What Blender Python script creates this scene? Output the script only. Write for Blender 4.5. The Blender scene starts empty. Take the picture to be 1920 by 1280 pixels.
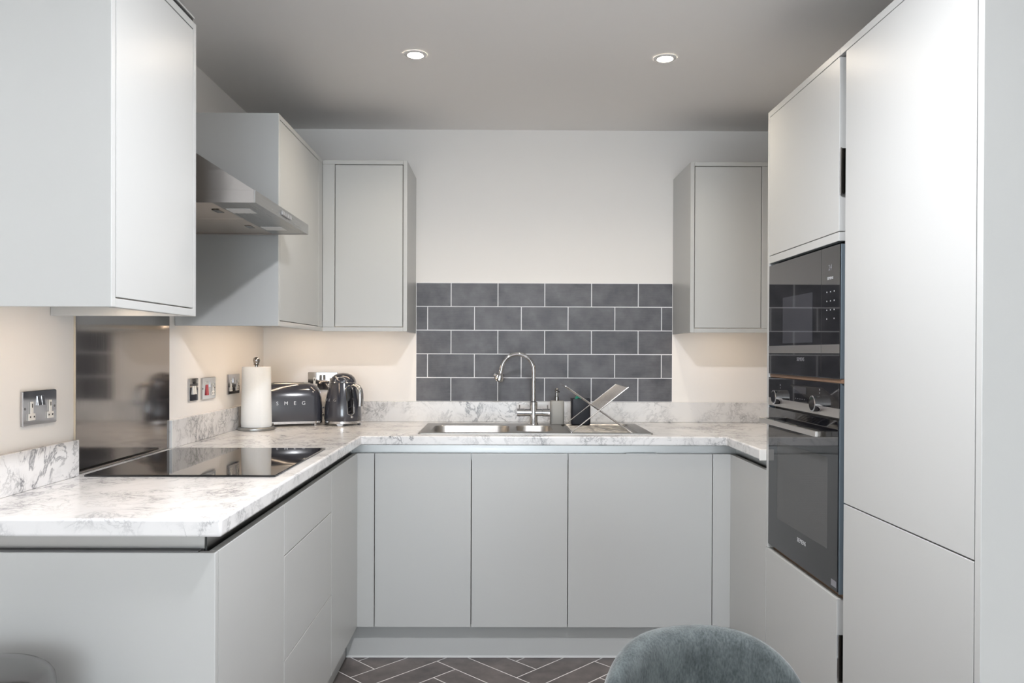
import bpy, bmesh, math, random
from mathutils import Matrix, Vector
random.seed(7)
PI = math.pi
scn = bpy.context.scene
COL = scn.collection

# ---------------------------------------------------------------- camera
cam_d = bpy.data.cameras.new('camera'); cam = bpy.data.objects.new('camera', cam_d); COL.objects.link(cam)
F_PX, U0, V0 = 1463.98, 950.12, 667.76
cam_d.sensor_fit = 'HORIZONTAL'; cam_d.sensor_width = 36.0
cam_d.lens = F_PX / 1920 * 36.0
cam_d.shift_x = (960 - U0) / 1920; cam_d.shift_y = (V0 - 640) / 1920
cam_d.clip_start = 0.02
yaw, pit, rol = .0058, .0054, -.0035
c, s = math.cos(yaw), math.sin(yaw); A_ = Matrix(((c, -s, 0), (s, c, 0), (0, 0, 1)))
c, s = math.cos(pit), math.sin(pit); B_ = Matrix(((1, 0, 0), (0, c, -s), (0, s, c)))
c, s = math.cos(rol), math.sin(rol); D_ = Matrix(((c, 0, -s), (0, 1, 0), (s, 0, c)))
R_ = D_ @ B_ @ A_                      # rows: right, forward, up
M_ = Matrix((R_[0], R_[2], -R_[1])).transposed().to_4x4()
M_.translation = Vector((.526, -3.2286, 1.2868))
cam.matrix_world = M_
scn.camera = cam

# ---------------------------------------------------------------- world, daylight, exposure
w = bpy.data.worlds.new('sky'); scn.world = w; w.use_nodes = True
bg = w.node_tree.nodes['Background']; bg.inputs[0].default_value = (.80, .90, 1.0, 1); bg.inputs[1].default_value = .6
wl = bpy.data.lights.new('window_daylight', 'AREA'); wl.shape = 'RECTANGLE'; wl.size = 2.30; wl.size_y = 2.05
wl.energy = 160; wl.color = (.84, .905, 1.0)
wo = bpy.data.objects.new('window_daylight', wl); COL.objects.link(wo)
wo.location = (.70, -10.06, 1.15); wo.rotation_euler = (PI/2, 0, 0)          # shines towards +Y
LAMP_MAIN, SPOT_W, PUCK = 915.0, 9.5, 29.0        # ceiling lamp radiance, warm spot watts, under-cabinet lamp radiance
scn.view_settings.view_transform = 'Standard'; scn.view_settings.look = 'None'
scn.view_settings.exposure = 0.15; scn.view_settings.gamma = 1.0
scn.view_settings.use_curve_mapping = False
scn.cycles.use_denoising = True
scn.cycles.max_bounces = 8; scn.cycles.diffuse_bounces = 5; scn.cycles.glossy_bounces = 5
scn.cycles.use_adaptive_sampling = True; scn.cycles.adaptive_threshold = .03
scn.cycles.sample_clamp_indirect = 6.0
scn.cycles.caustics_reflective = False; scn.cycles.caustics_refractive = False

# ---------------------------------------------------------------- key dimensions (metres)
XL, XR, YB, ZC = -.6607, 2.075, .66, 2.3905          # room shell
YREAR = -10.0
FL, FR = -.0705, 1.4738                               # door faces of the side runs (back run: Y = 0)
DT, DB = .8663, .1474                                 # door top / bottom
WB, WT = .9028, .9408                                 # worktop
CB, CT = 1.3782, 2.1484                               # wall cabinets

# ---------------------------------------------------------------- materials
def newmat(name):
    m = bpy.data.materials.new(name); m.use_nodes = True
    return m, m.node_tree.nodes, m.node_tree.links, m.node_tree.nodes['Principled BSDF']
def simple(name, col, rough=.5, metal=0., spec=.5, coat=0., bump=None, var=None):
    m, n, l, p = newmat(name)
    p.inputs['Base Color'].default_value = (*col, 1); p.inputs['Roughness'].default_value = rough
    p.inputs['Metallic'].default_value = metal; p.inputs['Specular IOR Level'].default_value = spec
    p.inputs['Coat Weight'].default_value = coat; p.inputs['Coat Roughness'].default_value = .05
    if bump or var:
        tc = n.new('ShaderNodeTexCoord'); no = n.new('ShaderNodeTexNoise')
        no.inputs['Scale'].default_value = (bump or var)[0]; no.inputs['Detail'].default_value = 4
        l.new(tc.outputs['Object'], no.inputs['Vector'])
    if bump:
        b = n.new('ShaderNodeBump'); b.inputs['Strength'].default_value = bump[1]; b.inputs['Distance'].default_value = .001
        l.new(no.outputs['Fac'], b.inputs['Height']); l.new(b.outputs['Normal'], p.inputs['Normal'])
    if var:
        mx = n.new('ShaderNodeMix'); mx.data_type = 'RGBA'
        mx.inputs[6].default_value = (*col, 1); mx.inputs[7].default_value = (*var[1], 1)
        l.new(no.outputs['Fac'], mx.inputs[0]); l.new(mx.outputs[2], p.inputs['Base Color'])
    return m
def brushed(name, col, axis, rough=.28):
    m, n, l, p = newmat(name)
    tc = n.new('ShaderNodeTexCoord'); mp = n.new('ShaderNodeMapping'); no = n.new('ShaderNodeTexNoise')
    dv = min(.08, rough * .45)
    sc = [260, 260, 260]; sc[axis] = 3.0
    mp.inputs['Scale'].default_value = sc; no.inputs['Scale'].default_value = 1.0; no.inputs['Detail'].default_value = 3
    mr = n.new('ShaderNodeMapRange'); mr.inputs['To Min'].default_value = rough - dv; mr.inputs['To Max'].default_value = rough + dv
    l.new(tc.outputs['Object'], mp.inputs['Vector']); l.new(mp.outputs[0], no.inputs['Vector'])
    l.new(no.outputs['Fac'], mr.inputs['Value']); l.new(mr.outputs[0], p.inputs['Roughness'])
    p.inputs['Base Color'].default_value = (*col, 1); p.inputs['Metallic'].default_value = 1.0
    return m
def marble():
    m, n, l, p = newmat('white_veined_laminate')
    tc = n.new('ShaderNodeTexCoord')
    mp = n.new('ShaderNodeMapping'); mp.inputs['Rotation'].default_value = (.5, .4, .7)
    l.new(tc.outputs['Object'], mp.inputs['Vector'])
    def noise(scale, detail, dist, rough=.55, off=0.):
        no = n.new('ShaderNodeTexNoise'); no.noise_dimensions = '4D'
        no.inputs['Scale'].default_value = scale; no.inputs['Detail'].default_value = detail
        no.inputs['Distortion'].default_value = dist; no.inputs['Roughness'].default_value = rough; no.inputs['W'].default_value = off
        l.new(mp.outputs[0], no.inputs['Vector']); return no.outputs['Fac']
    def math_(op, a, b=None, clamp=False):
        q = n.new('ShaderNodeMath'); q.operation = op; q.use_clamp = clamp
        for i, v in enumerate((a, b)):
            if v is None: continue
            if isinstance(v, (int, float)): q.inputs[i].default_value = v
            else: l.new(v, q.inputs[i])
        return q.outputs[0]
    def ridge(fac, width):
        d = math_('ABSOLUTE', math_('SUBTRACT', fac, .5))
        return math_('SUBTRACT', 1.0, math_('DIVIDE', d, width), True)
    r1 = math_('POWER', ridge(noise(8.5, 8, 1.0, .66, 0), .034), 1.3)
    r2 = math_('POWER', ridge(noise(19.0, 7, .8, .64, 3), .045), 1.4)
    mk = n.new('ShaderNodeMapRange'); mk.inputs['From Min'].default_value = .46; mk.inputs['From Max'].default_value = .68
    l.new(noise(6.0, 3, .4, .5, 7), mk.inputs['Value'])
    mk2 = n.new('ShaderNodeMapRange'); mk2.inputs['From Min'].default_value = .40; mk2.inputs['From Max'].default_value = .66
    l.new(noise(4.2, 3, .3, .5, 11), mk2.inputs['Value'])
    v1 = math_('MULTIPLY', r1, mk2.outputs[0]); v2 = math_('MULTIPLY', r2, mk.outputs[0])
    cloud = math_('MULTIPLY', mk.outputs[0], .16)
    tot = math_('ADD', math_('ADD', math_('MULTIPLY', v1, .85), math_('MULTIPLY', v2, .6)), cloud, True)
    mx = n.new('ShaderNodeMix'); mx.data_type = 'RGBA'
    mx.inputs[6].default_value = (.78, .775, .772, 1); mx.inputs[7].default_value = (.15, .155, .17, 1)
    l.new(tot, mx.inputs[0]); l.new(mx.outputs[2], p.inputs['Base Color'])
    p.inputs['Roughness'].default_value = .22; p.inputs['Specular IOR Level'].default_value = .5
    return m
def stone_tile(name, c1, c2, rough, scale=9.0):
    m, n, l, p = newmat(name)
    tc = n.new('ShaderNodeTexCoord'); oi = n.new('ShaderNodeObjectInfo')
    no = n.new('ShaderNodeTexNoise'); no.noise_dimensions = '4D'
    no.inputs['Scale'].default_value = scale; no.inputs['Detail'].default_value = 8; no.inputs['Roughness'].default_value = .62
    ad = n.new('ShaderNodeMath'); ad.operation = 'MULTIPLY'; ad.inputs[1].default_value = 40
    l.new(oi.outputs['Random'], ad.inputs[0]); l.new(ad.outputs[0], no.inputs['W']); l.new(tc.outputs['Object'], no.inputs['Vector'])
    mp = n.new('ShaderNodeMapping'); mp.inputs['Scale'].default_value = (14, 14, 260); l.new(tc.outputs['Object'], mp.inputs['Vector'])
    st = n.new('ShaderNodeTexNoise'); st.inputs['Scale'].default_value = 1.; l.new(mp.outputs[0], st.inputs['Vector'])
    a2 = n.new('ShaderNodeMath'); a2.operation = 'MULTIPLY_ADD'; a2.inputs[1].default_value = .35; l.new(st.outputs['Fac'], a2.inputs[0])
    mr = n.new('ShaderNodeMapRange'); mr.inputs['From Min'].default_value = .34; mr.inputs['From Max'].default_value = .66; mr.inputs['To Max'].default_value = .72
    l.new(no.outputs['Fac'], mr.inputs['Value']); l.new(mr.outputs[0], a2.inputs[2])
    mx = n.new('ShaderNodeMix'); mx.data_type = 'RGBA'; mx.clamp_factor = True
    mx.inputs[6].default_value = (*c1, 1); mx.inputs[7].default_value = (*c2, 1)
    l.new(a2.outputs[0], mx.inputs[0]); l.new(mx.outputs[2], p.inputs['Base Color'])
    p.inputs['Roughness'].default_value = rough
    return m
def fabric(name, c1, c2):
    m, n, l, p = newmat(name)
    tc = n.new('ShaderNodeTexCoord')
    a = n.new('ShaderNodeTexNoise'); a.inputs['Scale'].default_value = 330; a.inputs['Detail'].default_value = 3
    b = n.new('ShaderNodeTexNoise'); b.inputs['Scale'].default_value = 45; b.inputs['Detail'].default_value = 4
    mp = n.new('ShaderNodeMapping'); mp.inputs['Scale'].default_value = (1, 1, .4)
    l.new(tc.outputs['Object'], mp.inputs['Vector'])
    l.new(mp.outputs[0], a.inputs['Vector']); l.new(mp.outputs[0], b.inputs['Vector'])
    q = n.new('ShaderNodeMath'); q.operation = 'ADD'; l.new(a.outputs['Fac'], q.inputs[0]); l.new(b.outputs['Fac'], q.inputs[1])
    mr = n.new('ShaderNodeMapRange'); mr.inputs['From Min'].default_value = .75; mr.inputs['From Max'].default_value = 1.3; l.new(q.outputs[0], mr.inputs['Value'])
    mx = n.new('ShaderNodeMix'); mx.data_type = 'RGBA'; mx.inputs[6].default_value = (*c1, 1); mx.inputs[7].default_value = (*c2, 1)
    l.new(mr.outputs[0], mx.inputs[0]); l.new(mx.outputs[2], p.inputs['Base Color'])
    bp = n.new('ShaderNodeBump'); bp.inputs['Strength'].default_value = .5; bp.inputs['Distance'].default_value = .0015
    l.new(a.outputs['Fac'], bp.inputs['Height']); l.new(bp.outputs['Normal'], p.inputs['Normal'])
    p.inputs['Roughness'].default_value = .95; p.inputs['Sheen Weight'].default_value = .35
    return m
def emit(name, col, strength):
    m, n, l, p = newmat(name)
    p.inputs['Base Color'].default_value = (*col, 1); p.inputs['Emission Color'].default_value = (*col, 1)
    p.inputs['Emission Strength'].default_value = strength
    return m
def tinted_glass(name, tint, mixf, base=.012):
    m, n, l, p = newmat(name)
    p.inputs['Base Color'].default_value = (base, base, base, 1); p.inputs['Roughness'].default_value = .03
    tr = n.new('ShaderNodeBsdfTransparent'); tr.inputs[0].default_value = (*tint, 1)
    mx = n.new('ShaderNodeMixShader'); mx.inputs[0].default_value = mixf
    out = n['Material Output']
    l.new(tr.outputs[0], mx.inputs[1]); l.new(p.outputs[0], mx.inputs[2]); l.new(mx.outputs[0], out.inputs['Surface'])
    return m

MAINC, WARM, PUCKC = (.95, .958, 1.0), (1.0, .87, .70), (1.0, .76, .545)
MT = dict(
    wall=simple('wall_paint', (.87, .85, .825), .85, bump=(180, .12)),
    ceiling=simple('ceiling_paint', (.92, .90, .88), .9, bump=(160, .1)),
    paint=simple('satin_grey_cabinet_paint', (.515, .522, .513), .34, spec=.45, bump=(220, .05)),
    carcass=simple('gap_shaded_carcass_board', (.10, .10, .10), .6, bump=(90, .05)),  # board darkened: shade of the door gaps is put into its colour
    dark=simple('shadow_gap_black', (.02, .02, .02), .7, bump=(60, .1)),
    brown=simple('brown_carcass_edge', (.27, .165, .105), .5, var=(30, (.18, .11, .07))),
    steelx=brushed('brushed_steel_lengthwise', (.40, .405, .40), 0, .34),
    steely=brushed('brushed_steel_depthwise', (.40, .405, .40), 1, .32),
    steelb=brushed('bright_brushed_steel', (.66, .64, .62), 1, .34),
    steelz=brushed('brushed_steel_upright', (.33, .31, .295), 2, .09),
    sink=brushed('sink_steel', (.43, .42, .405), 0, .38),
    chrome=simple('chrome', (.58, .58, .59), .06, 1.0, bump=(40, .01)),
    chromed=simple('dark_chrome', (.30, .29, .28), .12, 1.0, bump=(40, .01)),
    wire=simple('rack_wire_steel', (.62, .60, .58), .22, 1.0, bump=(60, .02)),
    marble=marble(),
    tile=stone_tile('slate_wall_tile', (.040, .041, .050), (.152, .153, .166), .45),
    grout=simple('pale_grout', (.90, .90, .92), .8, bump=(300, .2)),
    ftile=stone_tile('slate_floor_plank', (.050, .045, .045), (.205, .176, .168), .40, 7.0),
    fgrout=simple('pale_floor_strip', (.92, .90, .89), .6, bump=(120, .1)),
    bglass=simple('black_glass', (.006, .006, .008), .035, spec=.75, bump=(3, .004)),
    hobglass=simple('hob_glass', (.005, .005, .006), .03, spec=.8, bump=(3, .003)),
    greyglass=simple('smoked_grey_panel', (.045, .046, .055), .04, spec=.7, bump=(3, .004)),
    oglass=tinted_glass('oven_window_glass', (.60, .61, .61), .78, .10),
    enamel=simple('oven_enamel', (.22, .22, .22), .4, var=(25, (.16, .16, .16))),
    bluesteel=simple('blue_grey_appliance_edge', (.16, .20, .235), .4, .3, bump=(80, .05)),
    print=simple('pale_print', (.55, .56, .58), .5, bump=(200, .05)),
    printd=simple('dim_print', (.22, .22, .24), .5, bump=(200, .05)),
    plastic=simple('white_plastic', (.83, .81, .77), .4, bump=(90, .03)),
    hole=simple('black_hole', (.012, .012, .012), .6, bump=(90, .05)),
    red=simple('red_switch', (.42, .03, .045), .35, bump=(90, .03)),
    slateenamel=simple('slate_grey_enamel', (.034, .037, .050), .14, spec=.6, coat=.6, bump=(20, .01)),
    paper=simple('paper_towel', (.86, .885, .89), .95, bump=(140, .5)),
    soap=simple('stone_grey_ceramic', (.40, .39, .36), .5, var=(12, (.44, .43, .40))),
    pot=simple('charcoal_ceramic', (.022, .024, .032), .42, bump=(60, .05)),
    green=simple('green_scrubber', (.03, .30, .20), .8, bump=(300, .8)),
    fabric=fabric('teal_grey_boucle', (.034, .044, .046), (.100, .118, .120)),
    leg=simple('black_metal_leg', (.02, .02, .022), .4, .5, bump=(60, .05)),
    bin=simple('polished_bin_steel', (.26, .25, .245), .17, 1.0, bump=(6, .02)),
    backing=simple('beige_backing_edge', (.62, .54, .42), .7, bump=(120, .1)),
    main=emit('opal_lamp', MAINC, LAMP_MAIN),
    warm=emit('warm_lamp', WARM, 210.0),
    badge=simple('satin_chrome_badge', (.50, .50, .51), .34, .9, bump=(60, .02)),
    puck=emit('under_cabinet_lamp', PUCKC, PUCK),
    frame=simple('white_window_frame', (.78, .78, .77), .4, bump=(60, .03)),
    glass=tinted_glass('window_pane', (.97, .985, .98), .0),
    filter=brushed('hood_filter_mesh', (.62, .57, .52), 1, .42),
    hoodx=brushed('hood_steel_side', (.40, .375, .36), 0, .33),
    hoody=brushed('hood_steel_front', (.38, .38, .375), 1, .30),
)

# ---------------------------------------------------------------- mesh helpers
class MB:
    def __init__(self): self.bm = bmesh.new()
    def box(self, x0, x1, y0, y1, z0, z1):
        v = [self.bm.verts.new((x, y, z)) for z in (z0, z1) for y in (y0, y1) for x in (x0, x1)]
        for f in ((0, 2, 3, 1), (4, 5, 7, 6), (0, 1, 5, 4), (2, 6, 7, 3), (0, 4, 6, 2), (1, 3, 7, 5)):
            self.bm.faces.new([v[i] for i in f])
        return self
    def loft(self, loops, cap0=True, cap1=True, closed=True):
        rings = [[self.bm.verts.new(p) for p in lp] for lp in loops]
        n = len(rings[0])
        for a, b in zip(rings, rings[1:]):
            for i in range(n if closed else n - 1):
                j = (i + 1) % n
                self.bm.faces.new((a[i], a[j], b[j], b[i]))
        if cap0: self.bm.faces.new(list(reversed(rings[0])))
        if cap1: self.bm.faces.new(rings[-1])
        return self
    def lathe(self, prof, c=(0, 0, 0), n=40, axis='z', cap0=True, cap1=True):
        loops = []
        for r, h in prof:
            r = max(r, 1e-4); lp = []
            for i in range(n):
                a = 2 * PI * i / n; u, v = r * math.cos(a), r * math.sin(a)
                p = {'z': (u, v, h), 'x': (h, u, v), 'y': (v, h, u)}[axis]
                lp.append((c[0] + p[0], c[1] + p[1], c[2] + p[2]))
            loops.append(lp)
        return self.loft(loops, cap0, cap1)
    def tube(self, pts, r, n=10, closed=False, caps=True):
        pts = [Vector(p) for p in pts]; m = len(pts); loops = []; up = None
        for i, p in enumerate(pts):
            if closed: t = pts[(i + 1) % m] - pts[i - 1]
            else: t = pts[min(i + 1, m - 1)] - pts[max(i - 1, 0)]
            t.normalize()
            if up is None:
                up = Vector((0, 0, 1)) if abs(t.z) < .9 else Vector((0, 1, 0))
            a = t.cross(up)
            if a.length < 1e-6: a = t.cross(Vector((1, 0, 0)))
            a.normalize(); up = a.cross(t).normalized()
            rr = r[i] if isinstance(r, (list, tuple)) else r
            loops.append([tuple(p + rr * (math.cos(2*PI*k/n) * a + math.sin(2*PI*k/n) * up)) for k in range(n)])
        if closed: loops.append(loops[0])
        return self.loft(loops, caps and not closed, caps and not closed)
    def prism(self, poly, axis, a, b):
        def P(u, v, h): return {'x': (h, u, v), 'y': (u, h, v), 'z': (u, v, h)}[axis]
        return self.loft([[P(u, v, a) for u, v in poly], [P(u, v, b) for u, v in poly]])
    def cells(self, xs, ys, inc, z0, z1):
        """solid made of grid cells inc(i, j) between the planes z0, z1"""
        V = {}
        def v(i, j, k):
            if (i, j, k) not in V: V[(i, j, k)] = self.bm.verts.new((xs[i], ys[j], (z0, z1)[k]))
            return V[(i, j, k)]
        on = lambda i, j: 0 <= i < len(xs) - 1 and 0 <= j < len(ys) - 1 and inc(i, j)
        for i in range(len(xs) - 1):
            for j in range(len(ys) - 1):
                if not on(i, j): continue
                self.bm.faces.new((v(i, j, 1), v(i+1, j, 1), v(i+1, j+1, 1), v(i, j+1, 1)))
                self.bm.faces.new((v(i, j, 0), v(i, j+1, 0), v(i+1, j+1, 0), v(i+1, j, 0)))
                for (di, dj, a, b) in ((0, -1, (i, j), (i+1, j)), (1, 0, (i+1, j), (i+1, j+1)), (0, 1, (i+1, j+1), (i, j+1)), (-1, 0, (i, j+1), (i, j))):
                    if not on(i + di, j + dj):
                        self.bm.faces.new((v(*a, 0), v(*b, 0), v(*b, 1), v(*a, 1)))
        return self
INV = {}
def finish(name, mb, mat, parent=None, bevel=0., seg=2, smooth=False, angle=38, local=False):
    bm = mb.bm
    bmesh.ops.recalc_face_normals(bm, faces=bm.faces)
    if parent is not None and not local and parent.name in INV: bm.transform(INV[parent.name])
    me = bpy.data.meshes.new(name); bm.to_mesh(me); bm.free()
    if smooth:
        me.polygons.foreach_set('use_smooth', [True] * len(me.polygons)); me.set_sharp_from_angle(angle=math.radians(angle))
    me.materials.append(MT[mat] if isinstance(mat, str) else mat)
    o = bpy.data.objects.new(name, me); COL.objects.link(o)
    if parent is not None:
        o.parent = parent
        if parent.name in INV: INV[o.name] = INV[parent.name]
    if bevel:
        b = o.modifiers.new('bevel', 'BEVEL'); b.width = bevel; b.segments = seg; b.limit_method = 'ANGLE'; b.angle_limit = math.radians(40)
    return o
def tag(o, label, cat, group=None):
    o['label'] = label; o['category'] = cat
    if group: o['group'] = group
    return o
def thing(name, label, cat, loc=(0, 0, 0), rz=0., group=None):
    o = bpy.data.objects.new(name, None); COL.objects.link(o); o.empty_display_size = .05
    o.location = loc; o.rotation_euler = (0, 0, rz)
    INV[o.name] = (Matrix.Translation(loc) @ Matrix.Rotation(rz, 4, 'Z')).inverted()
    return tag(o, label, cat, group)
def struct(name, mb, mat, **k):
    o = finish(name, mb, mat, **k); o['kind'] = 'structure'; return o
def part(name, parent, mat, *boxes, bevel=.0012, **k):
    mb = MB()
    for b in boxes: mb.box(*b)
    return finish(name, mb, mat, parent, bevel=bevel, **k)
def rrect(x0, x1, y0, y1, r, z, n=6):
    pts = []
    for cx, cy, a0 in ((x1 - r, y1 - r, 0), (x0 + r, y1 - r, 90), (x0 + r, y0 + r, 180), (x1 - r, y0 + r, 270)):
        for k in range(n + 1):
            a = math.radians(a0 + 90 * k / n); pts.append((cx + r * math.cos(a), cy + r * math.sin(a), z))
    return pts
def text_mesh(name, txt, size, mat, parent, M, depth=.0006, spacing=1.0):
    """letters as thin raised meshes; M places the text plane (x right, y up, z out) in the parent's space"""
    cu = bpy.data.curves.new(name, 'FONT'); cu.body = txt; cu.size = size; cu.extrude = depth / 2
    cu.align_x = 'CENTER'; cu.align_y = 'CENTER'; cu.space_character = spacing; cu.resolution_u = 3
    t = bpy.data.objects.new(name, cu); COL.objects.link(t)
    me = bpy.data.meshes.new_from_object(t.evaluated_get(bpy.context.evaluated_depsgraph_get()))
    bpy.data.objects.remove(t); bpy.data.curves.remove(cu)
    me.transform(M)
    if parent is not None and parent.name in INV: me.transform(INV[parent.name])
    me.materials.clear(); me.materials.append(MT[mat])
    o = bpy.data.objects.new(name, me); COL.objects.link(o); o.parent = parent
    return o

# ================================================================= THE ROOM
floor = struct('floor', MB().box(XL - .1, XR + .1, YREAR, YB + .1, -.10, -.0004), 'fgrout')
# herringbone planks, each one a piece of the floor
TW, TL, J = .116, .464, .0046
def clip(poly, x0, x1, y0, y1):
    for ax, val, sg in ((0, x0, 1), (0, x1, -1), (1, y0, 1), (1, y1, -1)):
        out = []
        for i, p in enumerate(poly):
            q = poly[(i + 1) % len(poly)]
            dp, dq = sg * (p[ax] - val), sg * (q[ax] - val)
            if dp >= 0: out.append(p)
            if dp * dq < 0:
                t = dp / (dp - dq); out.append((p[0] + t * (q[0] - p[0]), p[1] + t * (q[1] - p[1])))
        poly = out
        if len(poly) < 3: return None
    return poly
def pq(p, q): return ((p - q) / math.sqrt(2), (p + q) / math.sqrt(2))
p_of = lambda c_: -.1535 + TW * c_
q_of = lambda r_: .0605 + TW * r_
full = {}
def plank(p0, p1, q0, q1, key):
    p0 += J/2; p1 -= J/2; q0 += J/2; q1 -= J/2
    cs = [pq(p0, q0), pq(p1, q0), pq(p1, q1), pq(p0, q1)]
    cl = clip(cs, -.145, 1.56, -2.75, .06)
    if cl is None: return
    area = abs(sum(a[0]*b[1] - b[0]*a[1] for a, b in zip(cl, cl[1:] + cl[:1]))) / 2
    if area < 2e-4: return
    if area > .999 * (p1 - p0) * (q1 - q0):
        ctr = pq((p0+p1)/2, (q0+q1)/2)
        if key not in full:
            full[key] = finish('floor_plank', MB().prism([(x - ctr[0], y - ctr[1]) for x, y in cs], 'z', -.0003, 0.), 'ftile', floor)
            full[key].location = (*ctr, 0); return
        o = full[key].copy(); COL.objects.link(o); o.parent = floor; o.location = (*ctr, 0); return
    finish('floor_plank', MB().prism(cl, 'z', -.0003, 0.), 'ftile', floor)
for r_ in range(-46, 30):
    for m_ in range(-6, 7):
        plank(p_of(r_ + 2 + 8*m_), p_of(r_ + 6 + 8*m_), q_of(r_), q_of(r_ + 1), 'a')
for c_ in range(-40, 36):
    for m_ in range(-6, 7):
        plank(p_of(c_), p_of(c_ + 1), q_of(c_ - 9 + 8*m_), q_of(c_ - 5 + 8*m_), 'b')

struct('ceiling', MB().box(XL - .1, XR + .1, YREAR, YB + .1, ZC, ZC + .1), 'ceiling')
struct('wall_back', MB().box(XL - .1, XR + .1, YB, YB + .1, 0, ZC), 'wall')
struct('wall_left', MB().box(XL - .1, XL, YREAR, YB, 0, ZC), 'wall')
struct('wall_right', MB().box(XR, XR + .1, YREAR, YB, 0, ZC), 'wall')
# glazed wall of the living area behind the camera
WX0, WX1, WZ0, WZ1 = -.50, 1.90, .10, 2.22
struct('wall_rear', MB().box(XL - .1, WX0, YREAR - .1, YREAR, 0, ZC).box(WX1, XR + .1, YREAR - .1, YREAR, 0, ZC)
       .box(WX0, WX1, YREAR - .1, YREAR, WZ1, ZC).box(WX0, WX1, YREAR - .1, YREAR, 0, WZ0), 'wall')
win = struct('window_1', MB().box(WX0, WX0 + .05, YREAR - .08, YREAR - .02, WZ0, WZ1).box(WX1 - .05, WX1, YREAR - .08, YREAR - .02, WZ0, WZ1)
             .box(WX0, WX1, YREAR - .08, YREAR - .02, WZ0, WZ0 + .05).box(WX0, WX1, YREAR - .08, YREAR - .02, WZ1 - .05, WZ1)
             .box(.68, .74, YREAR - .08, YREAR - .02, WZ0 + .05, WZ1 - .05), 'frame')
for a, b in ((WX0 + .05, .68), (.74, WX1 - .05)):
    finish('window_pane', MB().box(a, b, YREAR - .052, YREAR - .048, WZ0 + .05, WZ1 - .05), 'glass', win)

# ================================================================= TILED SPLASHBACK
TX0, TX1, TZ0, TZ1 = .0976, 1.3728, 1.0415, 1.6301
sp = thing('tile_splashback', 'grey brick-pattern tiled splashback on the white wall behind the sink', 'splashback', ((TX0+TX1)/2, YB, TZ0))
finish('grout', MB().box(TX0, TX1, YB - .0066, YB - .0005, TZ0, TZ1), 'grout', sp)
rowh = (TZ1 - TZ0) / 5; g = .0042
for r in range(5):
    z1 = TZ1 - r * rowh; z0 = z1 - rowh
    first = .2714 if r % 2 == 0 else .155
    ed = [TX0] + [first + .2326 * k for k in range(7) if first + .2326 * k < TX1 - .01] + [TX1]
    for a, b in zip(ed, ed[1:]):
        finish('tile', MB().box(a + g/2, b - g/2, YB - .0078, YB - .0067, z0 + g/2, z1 - g/2), 'tile', sp)

# ================================================================= BASE RUN
def carcass_box(parent, x0, x1, y0, y1, z0, z1, open_='y0', t=.016, mat='carcass', name='carcass'):
    mb = MB()
    if open_ != 'x0': mb.box(x0, x0 + t, y0, y1, z0, z1)
    if open_ != 'x1': mb.box(x1 - t, x1, y0, y1, z0, z1)
    xa = x0 + (t if open_ != 'x0' else 0); xb = x1 - (t if open_ != 'x1' else 0)
    if open_ != 'y0': mb.box(xa, xb, y0, y0 + t, z0, z1)
    if open_ != 'y1': mb.box(xa, xb, y1 - t, y1, z0, z1)
    ya = y0 + (t if open_ != 'y0' else 0); yb = y1 - (t if open_ != 'y1' else 0)
    mb.box(xa, xb, ya, yb, z0, z0 + t)
    return finish(name, mb, mat, parent)
G = .0016
# back run: doors in plane Y = 0
sb = thing('sink_base_cabinet', 'light grey two-door base cabinet under the sink', 'cabinet', (.4, .3, DB))
carcass_box(sb, .001, .799, .0345, .64, DB, WB - .001)
part('door', sb, 'paint', (G, .4 - G, 0, .02, DB, DT)); part('door', sb, 'paint', (.4 + G, .8 - G, 0, .02, DB, DT))
dw = thing('dishwasher_cabinet', 'wide single light grey base door right of the sink cabinet doors', 'cabinet', (1.1, .3, DB))
carcass_box(dw, .801, 1.399, .0345, .64, DB, WB - .001)
part('door', dw, 'paint', (.8 + G, 1.4 - G, 0, .02, DB, DT))
part('steel_strip', dw, 'steelx', (1.04, 1.17, .002, .018, DT + .0002, DT + .0022), bevel=0)
# left run: doors in plane X = FL
YLN, YD1, YD2 = -1.6003, -1.0837, -.4884
lc = thing('base_cabinet', 'nearest light grey base cabinet, door beside the end panel left', 'cabinet', (-.35, -1.34, DB))
carcass_box(lc, -.642, FL - .0345, YLN + .026, YD1 - .001, DB, WB - .001, 'x1')
part('door', lc, 'paint', (FL - .02, FL, YLN + .0205, YD1 - G, DB, DT))
part('end_panel', lc, 'paint', (XL + .001, FL, YLN, YLN + .018, .0, DT), bevel=.002)
part('end_panel_cap', lc, 'carcass', (XL + .001, FL - .036, YLN + .002, YLN + .018, DT, DT + .004), bevel=0)
du = thing('drawer_cabinet', 'light grey three-drawer base cabinet under the hob', 'cabinet', (-.35, -.79, DB))
carcass_box(du, -.642, FL - .0345, YD1 + .001, YD2 - .001, DB, WB - .001, 'x1')
for z0, z1 in ((.7239 + G, DT), (.433 + G, .7239 - G), (DB, .433 - G)):
    part('drawer_front', du, 'paint', (FL - .02, FL, YD1 + G, YD2 - G, z0, z1))
cl_ = thing('corner_base_cabinet', 'light grey corner base cabinet between the drawers and sink cabinet', 'cabinet', (-.35, .1, DB))
carcass_box(cl_, -.642, FL - .0345, YD2 + .001, .64, DB, WB - .001, 'x1')
part('door', cl_, 'paint', (FL - .02, FL, YD2 + G, -.001, DB, DT))
part('filler_panel', cl_, 'paint', (FL - .018, -G, 0, .018, DB, DT))
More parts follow.
